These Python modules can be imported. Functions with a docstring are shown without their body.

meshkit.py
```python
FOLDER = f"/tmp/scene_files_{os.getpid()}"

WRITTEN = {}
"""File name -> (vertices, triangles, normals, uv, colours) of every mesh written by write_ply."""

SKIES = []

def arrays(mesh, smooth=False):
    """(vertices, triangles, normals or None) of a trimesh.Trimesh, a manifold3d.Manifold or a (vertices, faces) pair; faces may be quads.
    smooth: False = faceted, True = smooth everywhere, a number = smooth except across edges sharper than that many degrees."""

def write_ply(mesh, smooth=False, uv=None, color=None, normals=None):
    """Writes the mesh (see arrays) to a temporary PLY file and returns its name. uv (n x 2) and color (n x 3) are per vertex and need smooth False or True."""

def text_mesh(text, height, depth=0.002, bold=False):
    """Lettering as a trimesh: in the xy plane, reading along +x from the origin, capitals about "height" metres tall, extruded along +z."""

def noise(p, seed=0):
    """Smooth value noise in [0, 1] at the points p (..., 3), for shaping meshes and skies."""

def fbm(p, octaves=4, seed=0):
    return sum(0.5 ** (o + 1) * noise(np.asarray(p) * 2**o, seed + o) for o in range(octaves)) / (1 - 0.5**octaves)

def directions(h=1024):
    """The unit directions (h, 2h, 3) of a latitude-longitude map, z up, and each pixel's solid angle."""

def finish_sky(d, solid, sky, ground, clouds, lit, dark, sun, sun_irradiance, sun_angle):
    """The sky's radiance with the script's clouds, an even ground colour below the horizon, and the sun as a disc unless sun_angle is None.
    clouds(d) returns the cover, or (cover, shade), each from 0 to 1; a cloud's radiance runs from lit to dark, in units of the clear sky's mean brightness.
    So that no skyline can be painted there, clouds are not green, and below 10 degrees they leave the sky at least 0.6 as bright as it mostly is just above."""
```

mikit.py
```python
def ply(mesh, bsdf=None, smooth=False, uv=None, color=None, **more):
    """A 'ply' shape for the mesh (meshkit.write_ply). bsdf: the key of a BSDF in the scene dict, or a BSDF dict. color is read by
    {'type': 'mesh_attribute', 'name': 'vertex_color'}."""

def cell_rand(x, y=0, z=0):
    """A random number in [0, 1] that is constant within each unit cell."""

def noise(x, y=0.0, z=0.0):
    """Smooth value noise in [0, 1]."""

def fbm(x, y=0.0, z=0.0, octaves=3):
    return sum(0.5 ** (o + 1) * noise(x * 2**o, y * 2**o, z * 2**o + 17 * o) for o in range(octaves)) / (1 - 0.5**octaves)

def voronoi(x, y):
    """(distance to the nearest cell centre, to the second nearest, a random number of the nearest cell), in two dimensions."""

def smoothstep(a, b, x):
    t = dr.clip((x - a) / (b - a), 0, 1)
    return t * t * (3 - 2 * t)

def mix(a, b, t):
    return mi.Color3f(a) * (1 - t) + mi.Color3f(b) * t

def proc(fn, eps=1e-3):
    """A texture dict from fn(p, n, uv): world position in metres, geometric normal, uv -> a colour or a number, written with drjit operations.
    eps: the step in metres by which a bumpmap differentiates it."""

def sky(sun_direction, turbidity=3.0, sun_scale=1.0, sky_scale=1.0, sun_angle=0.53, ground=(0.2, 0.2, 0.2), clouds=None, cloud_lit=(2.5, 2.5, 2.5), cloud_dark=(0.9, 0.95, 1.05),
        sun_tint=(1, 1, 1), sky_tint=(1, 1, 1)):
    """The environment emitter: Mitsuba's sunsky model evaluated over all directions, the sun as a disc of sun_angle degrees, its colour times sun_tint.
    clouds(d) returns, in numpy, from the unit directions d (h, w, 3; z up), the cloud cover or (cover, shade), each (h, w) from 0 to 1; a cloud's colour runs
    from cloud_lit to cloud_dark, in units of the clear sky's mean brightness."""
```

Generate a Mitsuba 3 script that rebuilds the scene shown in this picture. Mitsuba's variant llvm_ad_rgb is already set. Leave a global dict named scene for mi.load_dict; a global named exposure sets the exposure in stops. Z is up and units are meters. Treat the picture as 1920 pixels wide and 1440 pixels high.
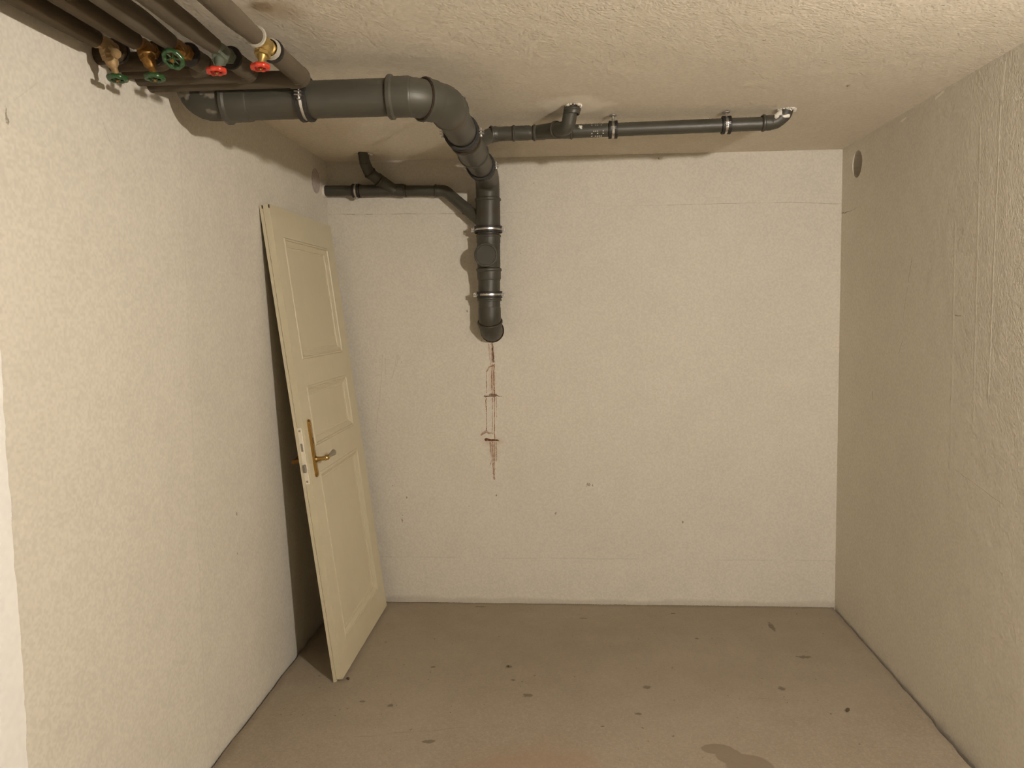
import math, random
import numpy as np, trimesh, drjit as dr, mitsuba as mi
import mikit, meshkit
from mikit import proc, noise, fbm, voronoi, cell_rand, smoothstep, mix
from shapely.geometry import Polygon, Point, box as sbox

random.seed(7); rng = np.random.default_rng(7)
T = mi.ScalarTransform4f
scene, labels = {'type': 'scene'}, {}

# ---------------------------------------------------------------- camera, light, exposure
CAM = np.array([1.25927559, -4.09977244, 1.60145383]); YAW, PITCH, ROLL = -0.06742475, 0.09427963, -0.01285174
_f = np.array([math.sin(YAW) * math.cos(PITCH), math.cos(YAW) * math.cos(PITCH), -math.sin(PITCH)])
_r = np.array([math.cos(YAW), -math.sin(YAW), 0]); _u = np.cross(_r, _f)
UP = -math.sin(ROLL) * _r + math.cos(ROLL) * _u
scene['camera'] = {'type': 'perspective', 'fov_axis': 'x', 'fov': math.degrees(2 * math.atan(960 / 1442.0)), 'near_clip': 0.02, 'far_clip': 50,
                   'to_world': T().look_at(origin=CAM.tolist(), target=(CAM + _f).tolist(), up=UP.tolist())}
exposure = 0.0
LAMP_POS = np.array([2.52, -3.63, 2.11]); LAMP_R = 0.042
LAMP_RADIANCE = [v * 3920 for v in (1.0, 0.912, 0.80)]      # the one warm globe lamp on the right wall, behind the frame

# ---------------------------------------------------------------- helpers
def numbered(key):
    if key not in scene and key not in labels and not any(k.startswith(key + '__') for k in scene): return key
    i = 1
    while True:
        k = f'{key}_{i:03d}'
        if k not in scene and k not in labels and not any(s.startswith(k + '__') for s in scene): return k
        i += 1

def thing(name, label, cat, group=None):
    key = numbered(name); labels[key] = {'label': label, 'category': cat}
    if group: labels[key]['group'] = group
    return key

def obj(name, mesh, mat, parent=None, smooth=40, label=None):
    key = numbered(parent + '__' + name if parent else name)
    if isinstance(mesh, list): mesh = trimesh.util.concatenate(mesh)
    scene[key] = mikit.ply(mesh, mat, smooth=smooth)
    if label: labels[key] = {'label': label}
    return key

def struct(name, mesh, mat, label, smooth=False):
    key = obj(name, mesh, mat, None, smooth); labels[key] = {'kind': 'structure', 'label': label}
    return key

def unit(v): v = np.asarray(v, float); return v / np.linalg.norm(v)

def fillet(pts, rads, n=8):
    """polyline with its inner corners rounded; rads: one radius or one per inner corner"""
    pts = [np.asarray(p, float) for p in pts]; out = [pts[0]]
    if np.isscalar(rads): rads = [rads] * (len(pts) - 2)
    for i in range(1, len(pts) - 1):
        a, b = unit(pts[i - 1] - pts[i]), unit(pts[i + 1] - pts[i])
        ang = math.acos(np.clip(a @ b, -1, 1))
        if ang > 3.12: out.append(pts[i]); continue
        d = rads[i - 1] / math.tan(ang / 2)
        d = min(d, 0.49 * np.linalg.norm(pts[i - 1] - pts[i]) * (2 if i == 1 else 1), 0.49 * np.linalg.norm(pts[i + 1] - pts[i]) * (2 if i == len(pts) - 2 else 1))
        p0, p1 = pts[i] + a * d, pts[i] + b * d
        r = d * math.tan(ang / 2); c = pts[i] + unit(a + b) * (r / math.sin(ang / 2))
        e0, e1 = unit(p0 - c), unit(p1 - c); th = math.acos(np.clip(e0 @ e1, -1, 1))
        for k in range(n + 1):
            t = k / n; out.append(c + r * (math.sin((1 - t) * th) * e0 + math.sin(t * th) * e1) / math.sin(th))
    out.append(pts[-1]); return np.array(out)

def tube(path, rad, seg=36, caps=True):
    path = np.asarray(path, float); n = len(path); rad = np.broadcast_to(rad, n)
    tan = np.gradient(path, axis=0)
    tan[0], tan[-1] = path[1] - path[0], path[-1] - path[-2]
    for i in range(n):
        if np.linalg.norm(tan[i]) < 1e-9: tan[i] = tan[i - 1]
    tan /= np.linalg.norm(tan, axis=1, keepdims=True)
    x = np.cross(tan[0], [0, 0, 1.0] if abs(tan[0][2]) < .9 else [1.0, 0, 0]); x /= np.linalg.norm(x)
    a = np.arange(seg) * 2 * np.pi / seg; V = []
    for i in range(n):
        x = x - (x @ tan[i]) * tan[i]; x /= np.linalg.norm(x); y = np.cross(tan[i], x)
        V.append(path[i] + rad[i] * (np.cos(a)[:, None] * x + np.sin(a)[:, None] * y))
    V = np.vstack(V); F = []
    j = np.arange(seg); k = (j + 1) % seg
    for i in range(n - 1):
        b, c = i * seg, (i + 1) * seg
        F += [np.stack([b + j, b + k, c + k], 1), np.stack([b + j, c + k, c + j], 1)]
    if caps:
        V = np.vstack([V, path[0], path[-1]]); m = n * seg
        F += [np.stack([j * 0 + m, k, j], 1), np.stack([j * 0 + m + 1, (n - 1) * seg + j, (n - 1) * seg + k], 1)]
    return trimesh.Trimesh(V, np.vstack(F), process=False)

def frame(d):
    d = unit(d); x = np.cross([0, 0, 1.0] if abs(d[2]) < .9 else [1.0, 0, 0], d); x /= np.linalg.norm(x)
    M = np.eye(4); M[:3, 0], M[:3, 1], M[:3, 2] = x, np.cross(d, x), d; return M

def lathe(prof, P, d, seg=40, closed=False):
    """prof: (r, t) points, t along d from P"""
    prof = np.asarray(prof, float); d = unit(d)
    if closed: prof = np.vstack([prof, prof[:1]])
    a = np.arange(seg) * 2 * np.pi / seg; n = len(prof)
    V = np.vstack([np.stack([r * np.cos(a), r * np.sin(a), 0 * a + t], 1) for r, t in prof])
    j = np.arange(seg); k = (j + 1) % seg; F = []
    for i in range(n - 1):
        b, c = i * seg, (i + 1) * seg
        F += [np.stack([b + j, b + k, c + k], 1), np.stack([b + j, c + k, c + j], 1)]
    m = trimesh.Trimesh(V, np.vstack(F), process=True, validate=True)
    M = frame(d); M[:3, 3] = P; m.apply_transform(M)
    if m.is_watertight and m.volume < 0: m.invert()
    return m

def bevel_box(sx, sy, sz, b=0.002, M=None):
    """box with chamfered edges, centred"""
    import manifold3d
    b = min(b, sx * .4, sy * .4, sz * .4)
    pts = [(x * (sx / 2 - (b if i != 0 else 0)), y * (sy / 2 - (b if i != 1 else 0)), z * (sz / 2 - (b if i != 2 else 0)))
           for i in range(3) for x in (-1, 1) for y in (-1, 1) for z in (-1, 1)]
    m = trimesh.convex.convex_hull(np.array(pts))
    if M is not None: m.apply_transform(M)
    return m

def hexnut(af, h, P, d):
    m = trimesh.creation.cylinder(af / 2 / math.cos(math.pi / 6), h, sections=6); M = frame(d); M[:3, 3] = P; m.apply_transform(M); return m

# ---------------------------------------------------------------- materials
def rgb(*c): return {'type': 'rgb', 'value': list(c)}
def mat(key, base, rough=.5, metal=0, spec=.5, **more):
    scene[key] = {'type': 'twosided', 'bsdf': {'type': 'principled', 'base_color': base if isinstance(base, dict) else rgb(*base), 'roughness': rough, 'metallic': metal, 'specular': spec, **more}}

def bumped(key, base, bump, scale, rough=.85, eps=1.5e-3, spec=.25):
    scene[key] = {'type': 'twosided', 'bsdf': {'type': 'bumpmap', 'arbitrary': proc(bump, eps), 'scale': scale,
                  'nested': {'type': 'principled', 'base_color': base, 'roughness': rough, 'specular': spec}}}

def seg(u, v, a, b, w0, w1=None, soft=.0012):
    """coverage of the line a-b, half width w0 -> w1"""
    w1 = w0 if w1 is None else w1
    dx, dy = b[0] - a[0], b[1] - a[1]; l2 = dx * dx + dy * dy
    t = dr.clip(((u - a[0]) * dx + (v - a[1]) * dy) / l2, 0, 1)
    d = dr.sqrt(dr.square(u - a[0] - t * dx) + dr.square(v - a[1] - t * dy))
    w = w0 + (w1 - w0) * t
    return 1 - smoothstep(w, w + soft, d)

def spot(u, v, c, ru, rv, soft=.35, wob=None):
    d = dr.sqrt(dr.square((u - c[0]) / ru) + dr.square((v - c[1]) / rv))
    if wob is not None: d = d + wob
    return 1 - smoothstep(1 - soft, 1 + soft, d)

WALL = (.565, .53, .465)
def wall_base(a, b, c):
    n1 = fbm(a * 1.3, b * 1.3, c, 3); n2 = noise(a * 140, b * 140, 3.0); n3 = fbm(a * 9, b * 9, 5.0, 2)
    return mi.Color3f(WALL) * (0.885 + .07 * n1 + .125 * n2 + .05 * n3)
def specks(a, b, z, dens=.985, s=14.0):
    """scattered little dark nicks"""
    i, j = dr.floor(a * s), dr.floor(b * s)
    on = dr.select(cell_rand(i, j, z) > dens, 1.0, 0.0)
    ca, cb = (i + .2 + .6 * cell_rand(i, j, z + 1)) / s, (j + .2 + .6 * cell_rand(i, j, z + 2)) / s
    r = .0015 + .0045 * dr.square(cell_rand(i, j, z + 3))
    w = 1.5 * (noise(a * 300, b * 300, 2.0) - .5)
    return on * spot(a, b, (ca, cb), r * .7, r, .3, w)

def rough_bump(a, b):
    return .55 * noise(a * 150, b * 150, 0.0) + .45 * noise(a * 330, b * 330, 4.0) + 1.2 * fbm(a * 16, b * 16, 7.0, 2)

RUST, DARKRUST = (.225, .095, .038), (.095, .036, .014)
def back_col(p, n, uv):
    x, z = p.x, p.z
    c = wall_base(x, z, 0.0)
    u = x + .004 * (noise(x * 60, z * 60, 1.0) - .5) + .002 * (noise(x * 200, z * 200, 2.0) - .5)
    v = z + .003 * (noise(x * 60, z * 60, 9.0) - .5)
    brk = smoothstep(.25, .55, noise(x * 90, z * 90, 6.0))
    # rust that ran down from the pipe's end
    t = mi.Float(0)
    for a, b, w0, w1, k in (((.860, 1.43), (.869, 1.31), .002, .001, .35), ((.875, 1.43), (.876, 1.32), .002, .0015, .5),
            ((.846, 1.28), (.844, 1.166), .0008, .0008, .8), ((.875, 1.32), (.873, 1.155), .001, .001, .75), ((.887, 1.32), (.886, 1.155), .0012, .0014, .9), ((.880, 1.316), (.879, 1.16), .001, .001, .4),
            ((.841, 1.143), (.841, .957), .0007, .0007, .9), ((.876, 1.14), (.871, .95), .001, .001, .6), ((.887, 1.143), (.884, .917), .0011, .0011, .8), ((.897, 1.14), (.898, 1.034), .0012, .0005, .5),
            ((.812, .938), (.838, .957), .0022, .004, .6), ((.838, .957), (.854, .946), .003, .003, .55), ((.854, .946), (.873, .946), .0025, .0025, .5),
            ((.846, 1.281), (.859, 1.303), .002, .003, .8), ((.859, 1.303), (.882, 1.313), .002, .002, .7),
            ((.859, .894), (.868, .807), .0035, .001, .5), ((.868, .807), (.857, .767), .001, .001, .5), ((.872, .898), (.876, .702), .0022, .001, .6), ((.883, .893), (.880, .692), .002, .0014, .6), ((.893, .893), (.893, .794), .0014, .0007, .6),
            ((.870, .80), (.877, .70), .0008, .0015, .7)):
        t = dr.maximum(t, dr.minimum(1.15 * k, 1) * seg(u, v, a, b, w0 * 1.5, w1 * 1.5))
    halo = dr.maximum(.28 * spot(u, v, (.876, .90), .05, .018, .7), .25 * spot(u, v, (.876, .85), .02, .05, .8))
    halo = dr.maximum(halo, .22 * spot(u, v, (.876, 1.22), .018, .1, .8)); halo = dr.maximum(halo, .2 * spot(u, v, (.877, 1.40), .018, .04, .8))
    c = mix(c, (.36, .20, .10), halo)
    c = mix(c, RUST, t * (.55 + .45 * brk))
    h = seg(u, v, (.879, 1.44), (.885, 1.335), .0018, .0055)
    h = dr.maximum(h, seg(u, v, (.834, 1.146), (.862, 1.148), .0036, .0015)); h = dr.maximum(h, .8 * seg(u, v, (.866, 1.153), (.894, 1.152), .0085, .007)); h = dr.maximum(h, .85 * seg(u, v, (.89, 1.15), (.926, 1.147), .003, .0008))
    h = dr.maximum(h, seg(u, v, (.837, .911), (.897, .908), .0065, .0035)); h = dr.maximum(h, .9 * seg(u, v, (.897, .908), (.908, .904), .002, .001))
    c = mix(c, DARKRUST, h * (.75 + .25 * brk))
    # the joint between the masonry and the beam above it: broken crack
    cz = 2.129 - .016 * x / .75 * dr.clip(1.5 - x, 0, .75) + .003 * (noise(x * 14, 0.0, 3.0) - .5) + .0025 * (noise(x * 70, 0.0, 3.0) - .5)
    cz = dr.select(x > 1.1, 2.140 + .003 * (noise(x * 14, 0.0, 3.0) - .5) - .012 * smoothstep(2.4, 2.68, x), cz)
    on = smoothstep(.42, .62, noise(x * 22, 5.0, 1.0)) * dr.select((x < .76) | (x > 1.75), 1.0, .12)
    c = mix(c, (.10, .075, .05), .55 * dr.select(x > 1.1, .55, 1.0) * on * (1 - smoothstep(.0004, .002, dr.abs(z - cz))))
    c = mix(c, (.34, .30, .24), .18 * (1 - smoothstep(.001, .004, dr.abs(z - cz))) * dr.select((x < .8) | (x > 1.6), 1.0, .3))
    # lower trowel seam, darker ragged edge by the floor, pencil scratches
    lz = .254 + .004 * (noise(x * 9, 0.0, 8.0) - .5)
    c = c * (1 - .09 * (1 - smoothstep(.001, .005, dr.abs(z - lz))) * smoothstep(.3, .6, noise(x * 7, 3.0, 2.0)))
    edge = .022 + .03 * fbm(x * 8, 0.0, 2.0, 3)
    c = mix(c, (.33, .29, .235), .35 * (1 - smoothstep(edge * .4, edge, z)))
    s = mi.Float(0)
    for a, b in (((.364, 1.376), (.331, 1.246)), ((.372, 1.376), (.352, 1.30)), ((.285, 1.377), (.262, 1.15)), ((.262, 1.15), (.234, .954)), ((.30, 1.36), (.296, 1.27)), ((.383, 1.372), (.365, 1.34))):
        s = dr.maximum(s, seg(u, v, a, b, .0006, .0006, .0018))
    c = mix(c, (.33, .23, .15), .32 * s)
    m = specks(x, z, 11.0)
    for a, ru, rv in (((1.388, .664), .010, .008), ((1.212, .507), .005, .006), ((.366, .464), .003, .009), ((.368, .49), .003, .003), ((1.41, .66), .004, .006)):
        m = dr.maximum(m, .8 * spot(x, z, a, ru, rv, .4, 1.6 * (noise(x * 250, z * 250, 2.0) - .5)))
    return mix(c, (.12, .09, .06), .75 * m)

def left_col(p, n, uv):
    y, z = p.y, p.z
    c = wall_base(y + 7.3, z, 3.0) * mi.Color3f(.89, .89, .885)  # left wall darkened from the shared paint to offset strong lamp light
    sx = -1.59 + .01 * (noise(z * 3, 0.0, 1.0) - .5)
    c = c * (1 - .05 * (1 - smoothstep(.002, .006, dr.abs(y - sx))) - .03 * smoothstep(0, .02, y - sx))
    m = .8 * specks(y, z, 23.0, .99)
    for a, ru, rv in (((-1.271, .838), .005, .006), ((-1.278, .682), .004, .005), ((-2.394, 2.058), .003, .014), ((-2.389, 2.045), .005, .006)):
        m = dr.maximum(m, spot(y, z, a, ru, rv, .4, 1.4 * (noise(y * 250, z * 250, 2.0) - .5)))
    m = dr.maximum(m, .35 * seg(y, z, (-2.02, 2.13), (-1.99, 2.08), .0008)); m = dr.maximum(m, .14 * seg(y, z, (-2.36, 2.10), (-2.28, 2.16), .001))
    return mix(c, (.14, .11, .075), .7 * m)

def right_col(p, n, uv):
    y, z = p.y, p.z
    c = wall_base(y + 17.7, z, 6.0) * mi.Color3f(1.0, 1.005, .985)
    w = .005 * (noise(y * 40, z * 40, 2.0) - .5); a, b = y + w, z + w
    m = .8 * specks(y, z, 37.0, .985)
    for s, e, wd, k in (((0, 2.078), (-.10, 2.072), .002, .9), ((-.10, 2.072), (-.22, 2.078), .0008, .5), ((-.833, 1.80), (-.803, 1.70), .0012, .7), ((-.80, 1.69), (-.76, 1.544), .0008, .4), ((-.76, 1.46), (-.73, 1.40), .0015, .5),
                        ((-1.20, 1.565), (-1.24, 1.565), .002, .7), ((-1.235, 1.007), (-1.557, .955), .0007, .4), ((-.45, 1.21), (-.455, 1.17), .003, .5), ((0, .20), (-.02, 2.05), .0006, .2)):
        m = dr.maximum(m, k * seg(a, b, s, e, wd, wd * .6))
    c = mix(c, (.13, .10, .065), .8 * m)
    f = mi.Float(0)  # pale ridges and specks: grazing lamp highlights painted into the wall colour
    for s, e, wd in (((-1.47, 2.37), (-1.455, 2.26), .003), ((-1.45, 2.24), (-1.44, 2.05), .0012), ((-1.41, 2.05), (-1.405, 2.04), .006), ((-.70, 2.37), (-.74, 2.375), .004), ((-1.00, 2.385), (-1.06, 2.39), .005)):
        f = dr.maximum(f, seg(a, b, s, e, wd, wd * .7))
    f = dr.maximum(f, specks(y, z, 53.0, .97, 18.0) * smoothstep(1.6, 2.0, z) * smoothstep(-.9, -1.5, y))
    return mix(c, (.74, .70, .62), .8 * f)
def right_bump(p, n, uv):
    y, z = p.y, p.z
    w = .004 * (noise(y * 40, z * 40, 2.0) - .5)
    r = mi.Float(0)
    for s, e, wd, k in (((-1.47, 2.37), (-1.455, 2.26), .004, 2.0), ((-1.45, 2.24), (-1.44, 1.3), .002, 1.2), ((-1.33, 2.2), (-1.35, 1.2), .003, .5), ((-1.18, 1.9), (-1.2, .9), .004, .5)):
        r = dr.maximum(r, k * seg(y + w, z + w, s, e, wd, wd, .004))
    return rough_bump(y, z) * .8 + r

def ceil_col(p, n, uv):
    x, y = p.x, p.y
    c = wall_base(x + 31.0, y, 9.0) * mi.Color3f(.90, .875, .835)
    w = fbm(x * 18, y * 18, 4.0, 3) - .5
    c = mix(c, (.12, .085, .045), .85 * spot(x, y, (.472, -2.055), .030, .028, .6, w)); c = mix(c, (.30, .23, .15), .6 * spot(x, y, (.50, -2.025), .055, .055, .8, w))
    m = .8 * specks(x, y, 61.0, .99)
    for a, ru, rv in (((1.865, -1.666), .006, .004), ((2.293, -1.152), .005, .012)):
        m = dr.maximum(m, spot(x, y, a, ru, rv, .4, 1.4 * (noise(x * 250, y * 250, 2.0) - .5)))
    c = mix(c, (.12, .09, .06), .75 * m)
    ring = dr.sqrt(dr.square(x - 1.31) + dr.square((y + 1.0) * 1.0))          # filler smeared round the pipe that goes up
    c = mix(c, (.70, .665, .59), .5 * (1 - smoothstep(.10, .16, ring + .08 * w)))
    return c

FLOORSPOTS = (((.746, -1.383), .022, .011), ((1.001, -.764), .014, .014), ((1.604, -.932), .018, .014), ((2.171, -.918), .015, .016), ((2.356, -.614), .03, .013), ((2.299, -.273), .012, .05), ((1.548, -1.149), .012, .008), ((.543, -1.129), .013, .012),
              ((1.03, -.889), .010, .009), ((.80, -.06), .03, .006), ((.66, -.78), .01, .007), ((1.10, -1.02), .02, .012), ((1.40, -1.25), .008, .005), ((1.9, -.43), .01, .006), ((.42, -1.10), .012, .006), ((1.83, -.12), .015, .006), ((1.35, -.2), .02, .006))
def floor_col(p, n, uv):
    x, y = p.x, p.y
    n1 = fbm(x * 1.7, y * 1.7, 1.0, 4); n2 = fbm(x * 11, y * 11, 2.0, 3); n3 = noise(x * 160, y * 160, 3.0); n4 = noise(x * 420, y * 420, 4.0)
    c = mix((.205, .168, .122), (.285, .242, .188), .75 * n1 + .25 * n2) * (.92 + .09 * n3 + .07 * n4)
    # worn pale grain towards the front, dark pits
    c = mix(c, (.32, .275, .225), .26 * smoothstep(.45, .8, fbm(x * 150, y * 150, 6.0, 2)) * smoothstep(-.5, -1.4, y + .5 * (n1 - .5)))
    pit = dr.maximum(specks(x, y, 71.0, .90, 22.0), specks(x, y, 83.0, .96, 10.0))
    c = mix(c, (.085, .065, .045), .6 * pit)
    w = 1.0 * (fbm(x * 90, y * 90, 5.0, 2) - .5)
    m = mi.Float(0)
    for a, ru, rv in FLOORSPOTS: m = dr.maximum(m, spot(x, y, a, ru, rv, .35, w))
    c = mix(c, (.085, .065, .045), .68 * m)
    # reddish patch and the darker oily patch at the front
    w2 = .9 * (fbm(x * 9, y * 9, 8.0, 3) - .5)
    c = mix(c, (.25, .165, .11), .5 * spot(x, y, (1.14, -1.55), .20, .17, .5, w2))
    oil = dr.maximum(spot(x, y, (1.81, -1.385), .055, .032, .07, .35 * w2), spot(x, y, (1.90, -1.52), .085, .10, .06, .4 * w2)); oil = dr.maximum(oil, spot(x, y, (1.845, -1.43), .045, .05, .06, .4 * w2))
    c = mix(c, (.155, .122, .084), .75 * oil)
    cr = y - (-1.36 + .20 * (x - .48) + .012 * (noise(x * 25, 0.0, 2.0) - .5))     # fine cracks
    c = mix(c, (.16, .13, .10), .45 * (1 - smoothstep(.0008, .0025, dr.abs(cr))) * smoothstep(.3, .55, noise(x * 30, 1.0, 1.0)) * dr.select((x > .40) & (x < .95), 1.0, 0.0))
    sc = seg(x + .01 * (noise(y * 20, x * 20, 1.0) - .5), y, (2.0, -1.0), (2.25, -1.02), .0008)
    c = mix(c, (.16, .13, .10), .4 * sc)
    d = dr.minimum(dr.minimum(x - .0, 2.70 - x), -y)                                # dirt swept into the edges
    e = .02 + .05 * n2
    return mix(c, (.11, .087, .06), .5 * (1 - smoothstep(.0, e, d)))

bumped('m_back', proc(back_col), lambda p, n, uv: rough_bump(p.x, p.z), .0022)
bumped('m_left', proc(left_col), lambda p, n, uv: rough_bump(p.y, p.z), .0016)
bumped('m_right', proc(right_col), right_bump, .0013)
bumped('m_ceil', proc(ceil_col), lambda p, n, uv: rough_bump(p.x, p.y), .0014)
bumped('m_floor', proc(floor_col), lambda p, n, uv: .6 * noise(p.x * 170, p.y * 170, 0.0) + fbm(p.x * 14, p.y * 14, 7.0, 3), .0012, .7)
mat('m_plain', (.26, .23, .19), .9, spec=.2)  # unseen rear wall, kept dark so less light bounces back
mat('m_pilaster', proc(lambda p, n, uv: mi.Color3f(.655, .645, .62) * (.94 + .06 * noise(p.y * 90, p.z * 90, 1.0) + .04 * fbm(p.y * 4, p.z * 4, 2.0))), .9, spec=.2)
mat('m_dirt', (.045, .035, .025), .95, spec=.1)
mat('m_crumb', (.075, .055, .035), .95, spec=.1)
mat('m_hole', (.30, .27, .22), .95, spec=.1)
mat('m_filler', proc(lambda p, n, uv: mi.Color3f(.34, .295, .275) * (.88 + .24 * noise(p.y * 110, p.z * 110, 3.0))), .95, spec=.1)

def pvc_col(p, n, uv):
    d = fbm(p.x * 14, p.y * 14, p.z * 14, 3)
    c = mix((.033, .0315, .0245), (.046, .044, .0345), d)
    up = smoothstep(.3, 1.0, n.z)                                                     # dust lying on top
    c = mix(c, (.17, .15, .115), .35 * up * d)
    return mix(c, (.045, .026, .014), .35 * smoothstep(.66, .8, fbm(p.x * 7 + 3, p.y * 7, p.z * 9, 3)))
mat('m_pvc', proc(pvc_col), .46, spec=.4)
def pvc_thin(p, n, uv):
    c = pvc_col(p, n, uv)
    x, z = p.x, p.z
    f = spot(x, z, (1.335, 2.348), .007, .008, .3, .8 * (noise(x * 200, z * 200, 1.0) - .5))
    i, j = dr.floor(x * 130), dr.floor(z * 120)                                   # specks of white paint
    pr = dr.select((x > 1.37) & (x < 1.43) & (p.y < -.83) & (cell_rand(i, j, 5) > .68), 1.0, 0.0) * spot(x, z, ((i + .5) / 130, (j + .5) / 120), .0024, .0016, .4)
    f = dr.maximum(f * dr.select(p.y < -.83, 1.0, 0.0), .75 * pr)
    k = dr.sqrt(dr.square(x - 2.15) + dr.square(p.y + .84))
    f = dr.maximum(f, smoothstep(.58, .7, noise(x * 60, p.y * 60, z * 60)) * (1 - smoothstep(.03, .07, k)) * smoothstep(2.345, 2.37, z))
    return mix(c, (.66, .63, .56), f)
mat('m_pvc_thin', proc(pvc_thin), .44, spec=.4)
def chipped(p, n, uv):
    c = pvc_col(p, n, uv)
    k = smoothstep(.50, .62, fbm(p.x * 24, p.y * 24, p.z * 24, 3) + .10 * smoothstep(.15, .04, p.x) - .085)
    return mix(c, (.21, .185, .15), .75 * k)
mat('m_chipped', proc(chipped), .6, spec=.3)
mat('m_seal', (.030, .018, .010), .8, spec=.2)
mat('m_rubber', (.012, .011, .010), .55, spec=.4)
mat('m_zinc', (.62, .61, .58), .32, metal=1)
mat('m_dullzinc', (.30, .28, .24), .55, metal=.8)
def lag_col(p, n, uv):
    d = fbm(p.x * 12, p.y * 6, p.z * 12, 3)
    c = mix((.050, .039, .026), (.080, .064, .045), d)
    return mix(c, (.04, .028, .015), .5 * smoothstep(.58, .75, fbm(p.x * 9 + 5, p.y * 4, p.z * 9, 3)))
mat('m_lagging', proc(lag_col), .75, spec=.25)
mat('m_lagging_dark', proc(lambda p, n, uv: lag_col(p, n, uv) * mi.Color3f(.66, .58, .46)), .75, spec=.25)
mat('m_black', (.016, .013, .011), .7, spec=.3)
mat('m_brass', (.34, .235, .08), .45, metal=.75)
mat('m_brass_dark', (.19, .095, .022), .5, metal=.7)
mat('m_brass_dull', (.25, .165, .075), .6, metal=.35)
mat('m_verdigris', (.10, .115, .085), .6, metal=.3)
mat('m_green', (.009, .042, .009), .3, spec=.5, clearcoat=.5)
mat('m_red', (.40, .026, .009), .28, spec=.5, clearcoat=.6)
mat('m_tape', (.27, .25, .205), .7)
mat('m_plaster', proc(lambda p, n, uv: mi.Color3f(.62, .585, .52) * (.8 + .3 * noise(p.x * 130, p.y * 130, p.z * 130))), .95, spec=.1)

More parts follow.
